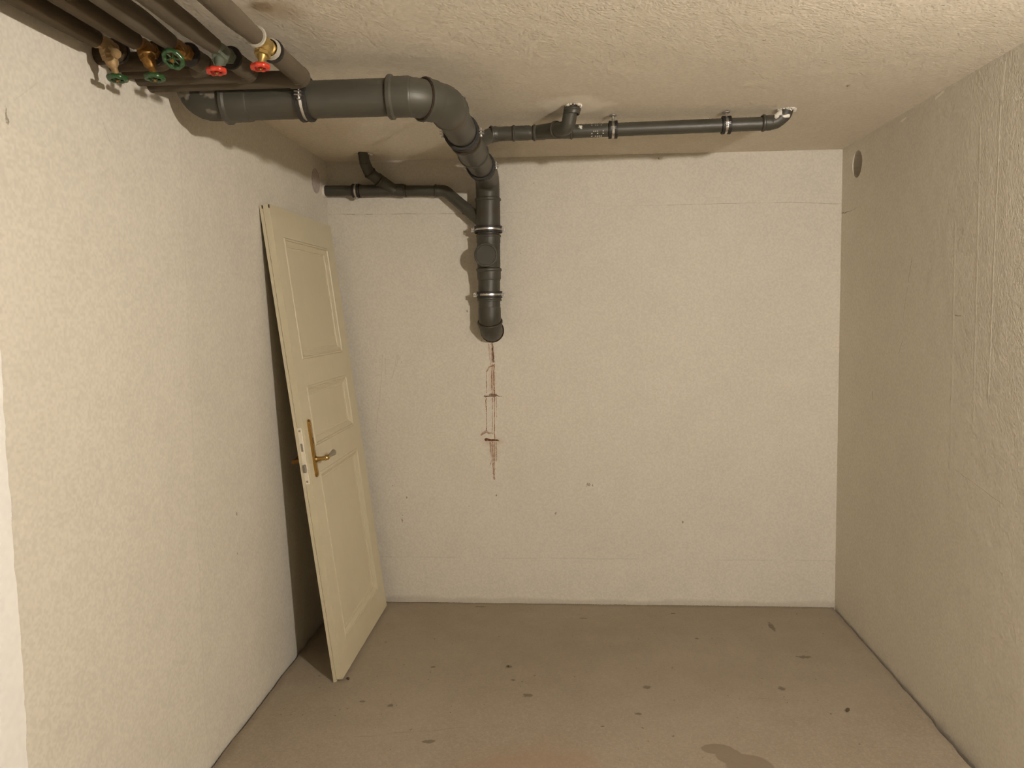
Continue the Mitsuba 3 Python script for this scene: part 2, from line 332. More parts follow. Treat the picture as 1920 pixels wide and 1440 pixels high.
def door_col(p, n, uv):
    d = fbm(p.x * 5, p.y * 5, p.z * 2, 3); g = noise(p.x * 90, p.y * 90, p.z * 12)
    c = mi.Color3f(.475, .425, .305) * (.94 + .06 * d + .03 * g)
    m = specks(p.y + p.x, p.z, 91.0, .988, 16.0)
    return mix(c, (.20, .15, .09), .6 * m)
mat('m_door', proc(door_col), .42, spec=.45)
mat('m_doorplate', (.60, .55, .44), .45, spec=.5)
mat('m_polished_brass', (.40, .27, .095), .30, metal=1)
mat('m_lever_grip', (.17, .145, .105), .35, spec=.5)
mat('m_steel', (.32, .30, .27), .4, metal=.9)
mat('m_keyhole', (.03, .02, .012), .8)

# ---------------------------------------------------------------- the room
H = 2.4; YB = -7.6
def xl(z): return -.009 + .0083 * z
def xr(y, z): return 2.702 - .0096 * z + .0087 * y
def grid_slab(pts_fn, us, vs):
    """quad grid surface from pts_fn(u, v)"""
    V = np.array([[pts_fn(u, v) for v in vs] for u in us]).reshape(-1, 3); nv = len(vs); F = []
    for i in range(len(us) - 1):
        for j in range(nv - 1):
            a = i * nv + j; F += [[a, a + nv, a + nv + 1], [a, a + nv + 1, a + 1]]
    return trimesh.Trimesh(V, F, process=False)
def solid(front, d):
    """closed slab from an open front surface, thickened by d"""
    e = front.edges_sorted; import collections
    cnt = collections.Counter(map(tuple, e)); n = len(front.vertices)
    F = [front.faces, front.faces[:, ::-1] + n]; S = []
    for a, b in front.edges:
        if cnt[tuple(sorted((a, b)))] == 1: S += [[b, a, a + n], [b, a + n, b + n]]
    return trimesh.Trimesh(np.vstack([front.vertices, front.vertices + np.asarray(d, float)]), np.vstack(F + [np.array(S)]), process=False)

wobx = lambda x: .0016 * math.sin(x * 5.1) + .001 * math.sin(x * 13.7)
struct('wall_back', solid(grid_slab(lambda x, z: (x, 0, z), np.linspace(-.25, 2.95, 5), np.linspace(-.1, H + .15, 3)), (0, .22, 0)), 'm_back', 'white painted back wall with rust runs below the grey pipe')
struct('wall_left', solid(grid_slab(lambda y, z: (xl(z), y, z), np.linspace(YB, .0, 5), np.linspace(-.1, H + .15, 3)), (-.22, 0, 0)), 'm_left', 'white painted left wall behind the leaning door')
# right wall with a round hole through its plaster
HOLE = (-.205, 2.287); HR = .064
poly = Polygon([(YB, -.1), (0, -.1), (0, H + .15), (YB, H + .15)], [[(HOLE[0] + HR * math.cos(a) * (1 + .02 * math.sin(3 * a)), HOLE[1] + HR * math.sin(a)) for a in np.linspace(0, 2 * np.pi, 49)[:-1]]])
m = trimesh.creation.extrude_polygon(poly, .20, engine='earcut')          # xy = (y, z), up = depth
V = m.vertices.copy(); dep = V[:, 2]; m = trimesh.Trimesh(np.stack([xr(V[:, 0], V[:, 1]) + dep, V[:, 0], V[:, 1]], 1), m.faces, process=False)
struct('wall_right', m, 'm_right', 'white painted right wall with a round hole near the ceiling')
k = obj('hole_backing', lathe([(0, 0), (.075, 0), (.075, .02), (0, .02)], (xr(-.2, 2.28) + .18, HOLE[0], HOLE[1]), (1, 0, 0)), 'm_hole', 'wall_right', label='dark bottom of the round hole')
struct('wall_rear', solid(grid_slab(lambda x, z: (x, YB, z), np.linspace(-.25, 2.95, 3), np.linspace(-.1, H + .15, 3)), (0, -.2, 0)), 'm_plain', 'unseen grey-brown wall behind the camera, darkened to cut bounced light')
struct('ceiling', solid(grid_slab(lambda x, y: (x, y, H + .002 - .0015 * x), np.linspace(-.25, 2.95, 5), np.linspace(YB - .2, .0, 5)), (0, 0, .25)), 'm_ceil', 'white painted ceiling with a brown stain')
# concrete floor slab, its ragged rim leaving a narrow gap to the right and left walls
def rag(t, s): return float(meshkit.fbm(np.array([[t * 9.0, s, 0]]), 4, 3)[0])
ring = []
for y in np.arange(YB, -.004, .02): ring.append((xr(y, 0) - .012 - .020 * max(0, rag(y, 1.0) - .25) * (1 + .6 * math.sin(y * 3)), y))
for x in np.arange(2.695, .0, -.02): ring.append((x, -.0035 - .014 * max(0, rag(x, 5.0) - .42)))
for y in np.arange(-.004, YB, -.02): ring.append((xl(0) + .009 + .016 * max(0, rag(y, 9.0) - .30), y))
fl = trimesh.creation.extrude_polygon(Polygon(ring).buffer(0), .08, engine='earcut'); fl.apply_translation([0, 0, -.08])
struct('floor', fl, 'm_floor', 'stained bare concrete floor')
struct('trim_1', bevel_box(3.3, 6.1, .03, .001, trimesh.transformations.translation_matrix([1.35, YB / 2, -.075])), 'm_dirt', 'dark dirt in the gap between floor and walls')
# thicker, whiter plaster on the nearest part of the left wall, with a ragged rim
pr = [(YB, -.08), (-2.49, -.08)] + [(-2.478 + .010 * (rag(z * 1.5, 14.0) - .5) + .006 * (rag(z * 5, 15.0) - .5), z) for z in np.arange(-.02, H, .012)] + [(YB, H)]
m = trimesh.creation.extrude_polygon(Polygon(pr).buffer(0), .014, engine='earcut'); V = m.vertices
m = trimesh.Trimesh(np.stack([xl(V[:, 1]) + V[:, 2] - .001, V[:, 0], V[:, 1]], 1), m.faces, process=False); m.fix_normals()
struct('trim_2', m, 'm_pilaster', 'whiter plaster with a ragged rim on the nearest left wall')

# the disc of filler in the left wall
key = thing('filled_wall_hole', 'round patch of grey filler set in the left wall above the door', 'wall patch')
th = np.linspace(0, 2 * np.pi, 61)[:-1]
pp = Polygon([(-.193 + .058 * math.cos(a) * (1 + .03 * math.sin(5 * a)), 2.272 + .060 * math.sin(a)) for a in th])
m = trimesh.creation.extrude_polygon(pp, .006, engine='earcut'); V = m.vertices
m = trimesh.Trimesh(np.stack([xl(V[:, 1]) + V[:, 2] - .004, V[:, 0], V[:, 1]], 1), m.faces, process=False); m.fix_normals()
obj('filler_disc', m, 'm_filler', key)
obj('rim', lathe([(.0575, 0), (.0610, 0), (.0610, .0035), (.0575, .0028)], (xl(2.272) - .001, -.193, 2.272), (1, 0, 0), closed=True), 'm_hole', key)

# ---------------------------------------------------------------- plastic pipes
def pipe(parent, path, r, material, name='pipe_section', seg=40): return obj(name, tube(path, r, seg), material, parent)
def sleeve(parent, path, r, material, name, ch=.004):
    """a fitting's body round the given centre line, its ends chamfered"""
    P = np.asarray(path, float); d0, d1 = unit(P[1] - P[0]), unit(P[-1] - P[-2])
    P2 = np.vstack([P[0], P[0] + d0 * ch, P[1:-1], P[-1] - d1 * ch, P[-1]]); R = np.full(len(P2), r); R[0] = R[-1] = r - ch
    return obj(name, tube(P2, R, 40), material, parent)
def collar(parent, P, d, r, L, material, bead=.006, name='socket', seal=True):
    """pipe socket: mouth with a bead at P opening towards -d, body of length L along d; r: the pipe's radius"""
    t = .005 if r > .04 else .0028
    prof = [(r * .9, 0), (r + t + bead * .5, 0), (r + t + bead, bead * .6), (r + t + bead, bead * 2.2), (r + t, bead * 3.2), (r + t, L - .008), (r + .001, L), (r * .9, L)]
    k = obj(name, lathe(prof, P, d, closed=True), material, parent, smooth=35)
    if seal: obj('seal_ring', lathe([(r * .9, -.003), (r + t * .8, -.003), (r + t * .8, .002), (r * .9, .002)], P, d, closed=True), 'm_seal', k)
    return k

RM = .0565; ZA = 2.269; YA = -1.664; XB = .885; YC = -.108; XC = .878
main = thing('waste_pipe', 'thick grey plastic waste pipe that bends under the ceiling and drops down the back wall', 'pipe')
# A: down from the ceiling beside the left wall, then along under it
sleeve(main, fillet([(.205, YA, ZA), (.098, YA, ZA), (.098, YA, H + .02)], .068), RM - .001, 'm_chipped', 'elbow', .001)
collar(main, (.20, YA, ZA), (1, 0, 0), RM, .085, 'm_pvc', name='socket')
pipe(main, [(.19, YA, ZA), (.74, YA, ZA)], RM, 'm_pvc')
collar(main, (.722, YA, ZA), (1, 0, 0), RM, .075, 'm_pvc')
e1 = fillet([(.735, YA, ZA), (.790, YA, ZA), (.845, YA + .055, ZA)], .09)
sleeve(main, e1, RM + .003, 'm_pvc', 'elbow', .002)
d45 = unit([1, 1, 0]); P1 = np.array([.822, YA + .032, ZA])
collar(main, P1, d45, RM + .003, .05, 'm_pvc', .004)
e2 = fillet([P1 + d45 * .005, (XB - .002, YA + .097, ZA), (XB, YA + .20, ZA)], .09)
sleeve(main, e2, RM + .005, 'm_pvc', 'elbow', .002)
P2 = np.array([XB, YA + .165, ZA])
collar(main, P2 + np.array([0, .03, 0]), (0, -1, 0), RM, .045, 'm_pvc', .004)
# B: to the back wall
pipe(main, [(XB, YA + .18, ZA), (XB - .003, -.16, ZA + .008)], RM, 'm_pvc')
collar(main, (XB, -1.065, ZA), (0, 1, 0), RM, .16, 'm_pvc', .004, name='tee_fitting')
collar(main, (XB, -.80, ZA - .001), (0, -1, 0), RM, .12, 'm_pvc', .005)
# elbow down the wall, then C
e3 = fillet([(XB - .003, -.245, ZA + .007), (XB - .006, YC, ZA + .006), (XC, YC, 2.165)], .075)
sleeve(main, e3, RM + .004, 'm_pvc', 'elbow', .003)
collar(main, (XB - .003, -.425, ZA + .006), (0, 1, 0), RM, .19, 'm_pvc', .004, name='socket', seal=False)  # socket added here, with the pipe end raised, to block stray lamp light
obj('seal_ring', lathe([(RM, 0), (RM + .0065, 0), (RM + .0065, .006), (RM, .006)], (XB - .003, -.4285, ZA + .006), (0, 1, 0), closed=True), 'm_seal', main)
collar(main, (XC, YC, 2.178), (0, 0, -1), RM + .001, .155, 'm_pvc', .005, name='tee_fitting')
pipe(main, [(XC, YC, 2.17), (XC, YC, 1.62)], RM, 'm_pvc')
collar(main, (XC, YC, 1.992), (0, 0, -1), RM, .045, 'm_pvc', .0035, name='socket')
# access fitting with its round lid towards the room
co = obj('access_fitting', tube([(XC, YC, 1.975), (XC, YC, 1.97), (XC, YC, 1.83), (XC, YC, 1.825)], [RM, RM + .003, RM + .003, RM], 40), 'm_pvc', main)
ld = unit([-.01, -1, -.02]); LP = np.array([XC - .004, YC, 1.887])
obj('neck', lathe([(.02, .03), (.052, .03), (.052, .088), (.02, .088)], LP, ld, closed=True), 'm_pvc', co)
obj('round_lid', lathe([(0, .078), (.0585, .078), (.0605, .081), (.0605, .092), (.058, .096), (.0515, .0965), (.049, .0925), (0, .0925)], LP, ld, seg=48), 'm_pvc', co, smooth=30)
collar(main, (XC, YC, 1.822), (0, 0, -1), RM, .06, 'm_pvc', .005)
collar(main, (XC, YC, 1.655), (0, 0, 1), RM, .05, 'm_pvc', .003, name='socket', seal=False)
e4 = fillet([(XC, YC, 1.625), (XC + .001, YC, 1.500), (XC + .002, .03, 1.500)], .084)
sleeve(main, e4, RM + .0015, 'm_pvc', 'elbow', .002)
i4 = 1 + int(round(26 / 90 * 8)); k4 = collar(main, e4[i4], unit(e4[i4 + 1] - e4[i4]), RM + .001, .034, 'm_pvc', .0035, name='elbow_mouth')
obj('wall_ring', lathe([(RM, 0), (RM + .0075, 0), (RM + .0055, .006), (RM, .006)], (XC + .002, -.0005, 1.500), (0, -1, 0), closed=True), 'm_seal', main)

# D: thin branch to the right
RD = .0272
br = thing('branch_pipe', 'thin grey plastic branch pipe running right under the ceiling, flecked with white paint', 'pipe')
sP = np.array([.968, -.835, 2.334])
sleeve(br, fillet([(XB + .010, -.915, 2.272), sP, (1.075, -.835, 2.3355)], .04), RD + .002, 'm_pvc_thin', 'elbow', .002)
collar(br, sP + np.array([-.004, -.006, -.002]), unit([.95, .3, .1]), RD + .002, .03, 'm_pvc_thin', .003)
pipe(br, [(1.03, -.835, 2.333), (2.09, -.835, 2.346)], RD, 'm_pvc_thin')
for x, L in ((1.055, .075), (1.140, .05)):
    collar(br, (x, -.835, 2.3353), (1, 0, 0), RD, L, 'm_pvc_thin', .0035)
collar(br, (1.302, -.835, 2.338), (-1, 0, 0), RD, .14, 'm_pvc_thin', .0035, name='wye_fitting')
bp = fillet([(1.165, -.837, 2.336), (1.282, -.962, 2.322), (1.303, -.996, 2.43)], [.026])
wy = sleeve(br, [bp[0], bp[0] * .6 + bp[1] * .4, bp[0] * .3 + bp[1] * .7], RD + .003, 'm_pvc_thin', 'wye_arm', .002)
collar(br, bp[0] * .28 + bp[1] * .72, unit(bp[0] - bp[1]), RD + .001, .03, 'm_pvc_thin', .004)
pipe(br, bp, RD + .001, 'm_pvc_thin', 'riser')
collar(br, (1.300, -.991, 2.388), unit([-.02, -.03, -1]), RD + .001, .022, 'm_pvc_thin', .003)
ex = fillet([(2.075, -.835, 2.348), (2.122, -.835, 2.349), (2.158, -.837, 2.380), (2.170, -.838, 2.43)], [.05, .03])
sleeve(br, ex, RD + .001, 'm_pvc_thin', 'elbow', .002)
collar(br, (2.068, -.835, 2.348), (1, 0, 0), RD, .04, 'm_pvc_thin', .004)
def plaster_ring(parent, c, r, n=15, seed=1):
    """a crumbly rim of filler where a pipe goes into the ceiling"""
    g = np.random.default_rng(seed); ms = []
    for a in np.linspace(0, 2 * np.pi, n, endpoint=False):
        s = trimesh.creation.icosphere(1, g.uniform(.004, .010)); s.vertices *= g.uniform(.6, 1.3, (len(s.vertices), 1)); s.vertices[:, 2] *= .6
        s.apply_translation([c[0] + (r + .002) * math.cos(a), c[1] + (r + .002) * math.sin(a), c[2]]); ms.append(s)
    obj('filler_rim', ms, 'm_plaster', parent, smooth=60, label='crumbly white filler')
plaster_ring(br, (1.304, -.997, H - .003), RD, 13, 2); plaster_ring(br, (2.166, -.838, H - .004), RD + .004, 17, 3)

# E: thin branch on the left, along the back wall
b2 = thing('branch_pipe', 'thin grey plastic branch pipe from the left wall along the back wall', 'pipe')
YE = -.062
pipe(b2, [(.012, YE, 2.243), (.64, YE, 2.229)], RD, 'm_pvc')
obj('end_rim', lathe([(RD, -.002), (RD + .005, -.002), (RD + .003, .010), (RD, .010)], (.010, YE, 2.243), (1, 0, 0), closed=True), 'm_plaster', b2, label='crumbly white filler')
collar(b2, (.205, YE, 2.2388), (1, 0, 0), RD, .23, 'm_pvc', .0025, name='wye_fitting')
collar(b2, (.445, YE, 2.2335), (-1, 0, 0), RD, .045, 'm_pvc', .003)
collar(b2, (.60, YE, 2.230), (1, 0, 0), RD, .03, 'm_pvc', .003)
bp = fillet([(.375, YE, 2.236), (.268, YE - .055, 2.322), (.262, YE - .115, 2.36), (.264, -.235, 2.445)], [.03, .03])
sleeve(b2, [(.39, YE, 2.232), (.30, YE - .034, 2.298)], RD + .003, 'm_pvc', 'wye_arm', .002)
dd = unit(np.array([.375, YE, 2.236]) - np.array([.268, YE - .055, 2.322]))
collar(b2, np.array([.313, YE - .031, 2.284]), dd, RD, .02, 'm_pvc', .004)
sleeve(b2, bp[:-1], RD + .001, 'm_pvc', 'elbow', .002)
pipe(b2, bp, RD - .001, 'm_pvc', 'riser')
collar(b2, bp[5] , unit(bp[4] - bp[5]), RD, .022, 'm_pvc', .003)
plaster_ring(b2, (.263, -.185, H - .002), RD + .006, 9, 5)
es = fillet([(.61, YE, 2.230), (.652, YE, 2.228), (.760, YE - .010, 2.135)], .04)
sleeve(b2, es, RD + .002, 'm_pvc', 'elbow', .002)
pipe(b2, [(.66, YE, 2.221), (.872, YE - .040, 2.040)], RD, 'm_pvc')
collar(b2, (.760, YE - .012, 2.133), unit([.212, -.04, -.181]), RD, .10, 'm_pvc', .0035, name='socket')

# ---------------------------------------------------------------- pipe clamps
def clamp(P, d, r, up, rod, label, bolts=None, width=.036, base=True):
    """two-lipped rubber lining, zinc band over it, lugs with screws at +-side, threaded rod along up to the ceiling or wall"""
    k = thing('pipe_clamp', label, 'pipe clamp', 'metal pipe clamps'); P = np.asarray(P, float); d, up = unit(d), unit(up)
    up = unit(up - (up @ d) * d); side = unit(np.cross(d, up)); w = width / 2; r0 = r + .0012
    lip = .0085 if r > .04 else .0068
    rub = obj('rubber_lining', lathe([(r0, -w), (r0 + lip, -w), (r0 + lip + .001, -w + .003), (r0 + lip, -w + .0105 * (width / .03)), (r0 + .0025, -w + .0110 * (width / .03)), (r0 + .0025, w - .0110 * (width / .03)), (r0 + lip, w - .0105 * (width / .03)), (r0 + lip + .001, w - .003), (r0 + lip, w), (r0, w)], P, d, closed=True), 'm_rubber', k, smooth=35)
    bw = w * .38; band = [lathe([(r0 + .0022, -bw), (r0 + .0045, -bw), (r0 + .0045, bw), (r0 + .0022, bw)], P, d, closed=True)]
    obj('band', band, 'm_zinc', k, smooth=35)
    R = np.eye(4); R[:3, 0], R[:3, 1], R[:3, 2] = side, d, up
    s = 1.0 if r > .04 else .6
    for q in (1, -1):
        c = P + side * q * (r0 + .013 * s)
        M = R.copy(); M[:3, 3] = c
        lug = obj('lug', [bevel_box(.025 * s, width * .62, .0035 * s, .0006, M @ trimesh.transformations.translation_matrix([0, 0, t])) for t in (.005 * s, -.005 * s)], 'm_zinc', k, smooth=False)
        sc = [lathe([(0, -.016 * s), (.0028 * s, -.016 * s), (.0028 * s, .011 * s), (.0065 * s, .011 * s), (.0065 * s, .016 * s), (.004 * s, .018 * s), (0, .018 * s)], c + side * q * .001, -up, seg=16)]
        obj('screw', sc, 'm_zinc', lug, smooth=35)
    top = P + up * (r0 + .004)
    obj('nut', hexnut(.016 * s + .002, .012, top + up * .006, up), 'm_dullzinc', k, smooth=False)
    obj('rod', lathe([(0, 0), (.0045, 0), (.0045, rod), (0, rod)], top, up, seg=16), 'm_dullzinc', k)
    if base: obj('base_plate', lathe([(0, 0), (.016, 0), (.016, .003), (.006, .005), (0, .005)], top + up * (rod - .004), -up, seg=24), 'm_dullzinc', k, smooth=35)
    return k
ceil_z = lambda x: H + .002 - .0015 * x
clamp((.460, YA, ZA), (1, 0, 0), RM, (0, 0, 1), .030, 'large pipe clamp on the thick horizontal pipe, below the insulated pipe bend', base=False)
clamp((XB, -1.165, ZA), (0, 1, 0), RM, (0, 0, 1), ceil_z(.89) - ZA - RM - .005, 'large pipe clamp just before the thin right branch joins the thick pipe')
clamp((XB - .002, -.475, ZA + .005), (0, 1, 0), RM, (0, 0, 1), ceil_z(.89) - ZA - RM - .002, 'large pipe clamp under the ceiling just before the thick pipe turns down the back wall')
clamp((XC, YC, 2.020), (0, 0, 1), RM + .005, (0, 1, 0), -YC - RM - .010, 'bright pipe clamp on the vertical pipe just above the round access lid', width=.034)
clamp((XC + .001, YC, 1.688), (0, 0, 1), RM, (0, 1, 0), -YC - RM - .005, 'bright pipe clamp on the vertical pipe below the round access lid', width=.034)
clamp((1.468, -.835, 2.3385), (1, 0, 0), RD, (0, 0, 1), ceil_z(1.46) - 2.3385 - RD - .005, 'small pipe clamp on the thin right branch, nearer the white flecks', width=.036)
clamp((1.925, -.835, 2.344), (1, 0, 0), RD, (0, 0, 1), ceil_z(1.92) - 2.344 - RD - .005, 'small pipe clamp on the thin right branch, nearer its far right end', width=.036)
clamp((.182, YE, 2.2393), (1, 0, 0), RD, (0, 1, .0), -YE - RD - .005, 'small pipe clamp on the thin left branch near the left wall', width=.036)

# ---------------------------------------------------------------- insulated pipes and their valves
ZI = 2.304; GP = 'insulated pipes under the ceiling'
def wheel(parent, C, ax, R, mat_, spokes=5, t=.0058):
    """hand wheel: scalloped rim, spokes, hub"""
    M = frame(ax); M[:3, 3] = C; n = 60; a = np.arange(n) * 2 * np.pi / n
    path = np.stack([(R - t) * np.cos(a), (R - t) * np.sin(a), 0 * a], 1)
    ph = np.arange(12) * 2 * np.pi / 12; V = []
    for i in range(n):
        rr = t * (1 + .13 * math.cos(a[i] * 8)); e = np.array([math.cos(a[i]), math.sin(a[i]), 0])
        V.append(path[i] + rr * (np.cos(ph)[:, None] * e + np.sin(ph)[:, None] * np.array([0, 0, 1.15])))
    V = np.vstack(V); j = np.arange(12); F = []
    for i in range(n):
        b, c = i * 12, ((i + 1) % n) * 12; k = (j + 1) % 12
        F += [np.stack([b + j, c + j, c + k], 1), np.stack([b + j, c + k, b + k], 1)]
    rim = trimesh.Trimesh(V, np.vstack(F), process=False); rim.fix_normals()
    ms = [rim, trimesh.creation.cylinder(R * .26, t * 1.7, sections=24)]
    for s in range(spokes):
        q = s * 2 * np.pi / spokes
        b = bevel_box(R * .75, t * .75, t * .7, .001); b.apply_translation([R * .5, 0, 0]); b.apply_transform(trimesh.transformations.rotation_matrix(q, [0, 0, 1])); ms.append(b)
    m = trimesh.util.concatenate(ms); m.apply_transform(M)
    k = obj('hand_wheel', m, mat_, parent, smooth=45)
    obj('wheel_nut', hexnut(R * .30, .005, np.asarray(C) + unit(ax) * (t * .85 + .002), ax), 'm_brass_dark', k, smooth=False)
    return k

def valve(x, y, z, label, body, wheelmat, WC, R, axis=None, cone=.017, spokes=5):
    k = thing('stop_valve', label, 'valve')
    P = np.array([x, y, z]); WC = np.asarray(WC, float); ax = unit(WC - P) if axis is None else unit(axis)
    obj('valve_body', [lathe([(0, -.048), (.0175, -.048), (.0175, -.030), (.014, -.028), (.019, -.010), (.019, .010), (.014, .028), (.0175, .030), (.0175, .048), (0, .048)], P, (0, 1, 0), seg=28),
                       hexnut(.036, .016, P + np.array([0, -.040, 0]), (0, 1, 0)), hexnut(.036, .016, P + np.array([0, .040, 0]), (0, 1, 0))], body, k, smooth=35)
    L = np.linalg.norm(WC - P); dv = unit(WC - P)
    obj('bonnet', [lathe([(0, .010), (.021, .010), (.021, .026), (cone, .030), (cone * .85, L * .60), (.0085, L * .70), (.0085, L * .88), (0, L * .88)], P, dv, seg=24), hexnut(.036, .012, P + dv * .030, dv)], body, k, smooth=35)
    obj('stem', lathe([(0, L * .8), (.0045, L * .8), (.0045, L + .004), (0, L + .004)], P, dv, seg=16), 'm_dullzinc', k)
    wheel(k, WC, ax, R, wheelmat, spokes)
    return k

LINES = [ # x, lagging end y, valve y, leg y, r before, r after, leg r, material
    (.078, -2.150, -2.10, -2.030, .0285, .0265, .0255, 'm_lagging_dark', 'insulated pipe closest to the left wall, dark brown'),
    (.168, -2.125, -2.08, -1.965, .0280, .0270, .0255, 'm_lagging_dark', 'brown insulated pipe, second from the left wall'),
    (.252, -2.110, -2.06, -1.898, .0275, .0270, .0250, 'm_lagging', 'middle one of the five insulated pipes under the ceiling'),
    (.352, -2.072, -2.022, -1.828, .0265, .0270, .0250, 'm_lagging', 'insulated pipe under the ceiling leading to the left red valve wheel'),
    (.486, -2.118, -2.065, -1.762, .0262, .0270, .0250, 'm_lagging', 'insulated pipe under the ceiling farthest from the left wall, with white tape')]
for i, (x, y0, yv, yl, r0, r1, rl, mt, lab) in enumerate(LINES):
    k = thing('insulated_pipe', lab, 'pipe', GP)
    g = np.random.default_rng(40 + i)
    ys = np.linspace(YB + .02, y0, 40); P = np.stack([x + .003 * np.sin(ys * 3 + i), ys, ZI + .002 * np.sin(ys * 5 + i)], 1); P[-1, 0], P[-1, 2] = x, ZI
    R = r0 * (1 + .02 * np.sin(ys * 31 + i)); R[-1] = r0 - .006
    obj('lagging', tube(P, R, 32), mt, k)
    obj('copper_pipe', lathe([(0, 0), (.014, 0), (.014, yv - y0 - .039), (0, yv - y0 - .039)], (x, y0 - .01, ZI), (0, 1, 0), seg=20), 'm_brass_dark', k)
    # beyond the valve: thinner lagging, bend, and the leg into the left wall
    a = yv + .050
    obj('cuff', lathe([(.010, 0), (r1 + .004, 0), (r1 + .005, .004), (r1 + .004, .010), (.010, .010)], (x, a, ZI), (0, 1, 0), closed=True, seg=28), 'm_black', k)
    if yl - rl * 2.0 > a + .03: obj('lagging', tube([(x, a + .004, ZI), (x, yl - rl * 1.1, ZI)], r1, 32), mt, k)
    obj('bend_lagging', tube(fillet([(x, yl - rl * 1.5, ZI), (x, yl, ZI), (x - rl * 1.6, yl, ZI)], rl * 1.1), rl + .003, 28), mt, k)
    obj('leg_lagging', tube([(x - rl * .8, yl, ZI), (xl(ZI) + .001, yl, ZI)], rl, 28), 'm_lagging_dark' if i < 3 else mt, k)
    if i == 4:
        obj('tape', lathe([(.020, 0), (r0 - .001, 0), (r0 + .0015, .004), (r0 - .003, .012), (.018, .013)], (x, y0 - .008, ZI), (0, 1, 0), closed=True, seg=28), 'm_tape', k, label='white tape')
        obj('tape', lathe([(.0235, 0), (.0255, 0), (.0285, .012), (.0275, .017), (.0235, .017)], (x, yv + .028, ZI), (0, 1, 0), closed=True, seg=28), 'm_tape', k, label='white tape')
valve(.078, -2.10, ZI, 'long pale brass valve with a green hand wheel, nearest the left wall', 'm_brass_dull', 'm_green', (.098, -2.091, 2.222), .0265, (0, -.02, -1), .018)
valve(.168, -2.08, ZI, 'orange brass valve with a dark green hand wheel, second from the left wall', 'm_brass_dark', 'm_green', (.197, -2.087, 2.222), .0265, (.0, -.03, -1), .018)
valve(.252, -2.06, ZI, 'brass valve with a large green hand wheel tilted towards the room', 'm_brass_dark', 'm_green', (.266, -2.12, 2.256), .0295, (-.1, -.62, -.7), .016, 6)
valve(.352, -2.022, ZI, 'weathered grey valve with a red hand wheel, the left of the two red ones', 'm_verdigris', 'm_red', (.354, -2.066, 2.240), .0265, (.05, 0, -1), .014)
valve(.486, -2.065, ZI, 'yellow brass valve with a red hand wheel, the right of the two red ones', 'm_brass', 'm_red', (.480, -2.086, 2.240), .0255, (.05, 0, -1), .014)
k = thing('drain_tap', 'little brass drain tap beside the pale brass valve', 'tap')
obj('tap_body', lathe([(0, 0), (.006, 0), (.006, .022), (.011, .024), (.012, .034), (.008, .040), (0, .040)], (.104, -2.125, 2.290), unit([.6, -.3, -.6]), seg=20), 'm_brass_dull', k)

# ---------------------------------------------------------------- the loose panel door leaning on the left wall
DL = 2.064; Y0, Y1 = -.945, -.102
dB = np.array([.250, 0, 0.0]); dh = unit(np.array([.008, 0, 2.06]) - dB); dn = np.array([dh[2], 0, -dh[0]])
# local frame: X = width (y), Y = height along the leaf, Z = thickness (out from the wall), origin at the lower back edge
DM = np.eye(4); DM[:3, 0] = (0, 1, 0); DM[:3, 1] = dh; DM[:3, 2] = dn; DM[:3, 3] = (dB[0], 0, dB[2] + .0015)
TH, TB = .042, .013
PAN = [(.140, .908), (1.025, 1.290), (1.408, 1.936)]; PY0, PY1 = -.833, -.217
door = thing('panel_door', 'cream panelled door off its hinges leaning against the left wall', 'door')
def dput(name, m, mt, parent=door, smooth=30, label=None):
    m = m.copy() if not isinstance(m, list) else trimesh.util.concatenate(m)
    m.apply_transform(DM)
    if m.is_watertight and m.volume < 0: m.invert()
    return obj(name, m, mt, parent, smooth, label)
outer = Polygon([(Y0 + .001, .010), (Y1, .010), (Y1, DL), (Y0 + .001, DL)])
fr = outer
for a, b in PAN: fr = fr.difference(sbox(PY0, a, PY1, b))
front = trimesh.creation.extrude_polygon(fr, TH - TB - .0012, engine='earcut'); front.apply_translation([0, 0, TB + .0012])
dput('frame', front, 'm_door', smooth=False)
back = trimesh.creation.extrude_polygon(Polygon([(Y0 - .001, 0), (Y1, 0), (Y1, DL - .002), (Y0 - .001, DL - .002)]), TB, engine='earcut')
dput('back_board', back, 'm_door', smooth=False)
core = trimesh.creation.extrude_polygon(Polygon([(Y0 + .0035, .010), (Y1 - .002, .010), (Y1 - .002, DL - .004), (Y0 + .0035, DL - .004)]), .004, engine='earcut'); core.apply_translation([0, 0, TB - .0014])
dput('core', core, 'm_door', smooth=False)
# mouldings: profile from the leaf's face down to the panel, mitred round each opening
prof = [(0, -.002), (.0015, .0010), (.006, .0032), (.010, .0028), (.0125, -.0035), (.0155, -.0035), (.017, -.0010), (.024, -.0050), (.031, -.0105), (.034, -.0105), (.0355, -.0145), (.040, -.0150), (.044, -.0175), (.046, -.0205), (.046, -.027), (0, -.027)]
for a, b in PAN:
    V = []
    for d, z in prof:
        V += [(PY0 + d, a + d, TH + z), (PY1 - d, a + d, TH + z), (PY1 - d, b - d, TH + z), (PY0 + d, b - d, TH + z)]
    F = []; n = len(prof)
    for i in range(n):
        for j in range(4):
            p, q = i * 4, ((i + 1) % n) * 4; k2 = (j + 1) % 4
            F += [[p + j, p + k2, q + k2], [p + j, q + k2, q + j]]
    m = trimesh.Trimesh(np.array(V), F, process=False)
    if m.volume < 0: m.invert()
    dput('moulding', m, 'm_door', smooth=20)
    pm = trimesh.creation.extrude_polygon(sbox(PY0 + .02, a + .02, PY1 - .02, b - .02), .010, engine='earcut'); pm.apply_translation([0, 0, TH - .0275])
    dput('panel', pm, 'm_door', smooth=False)
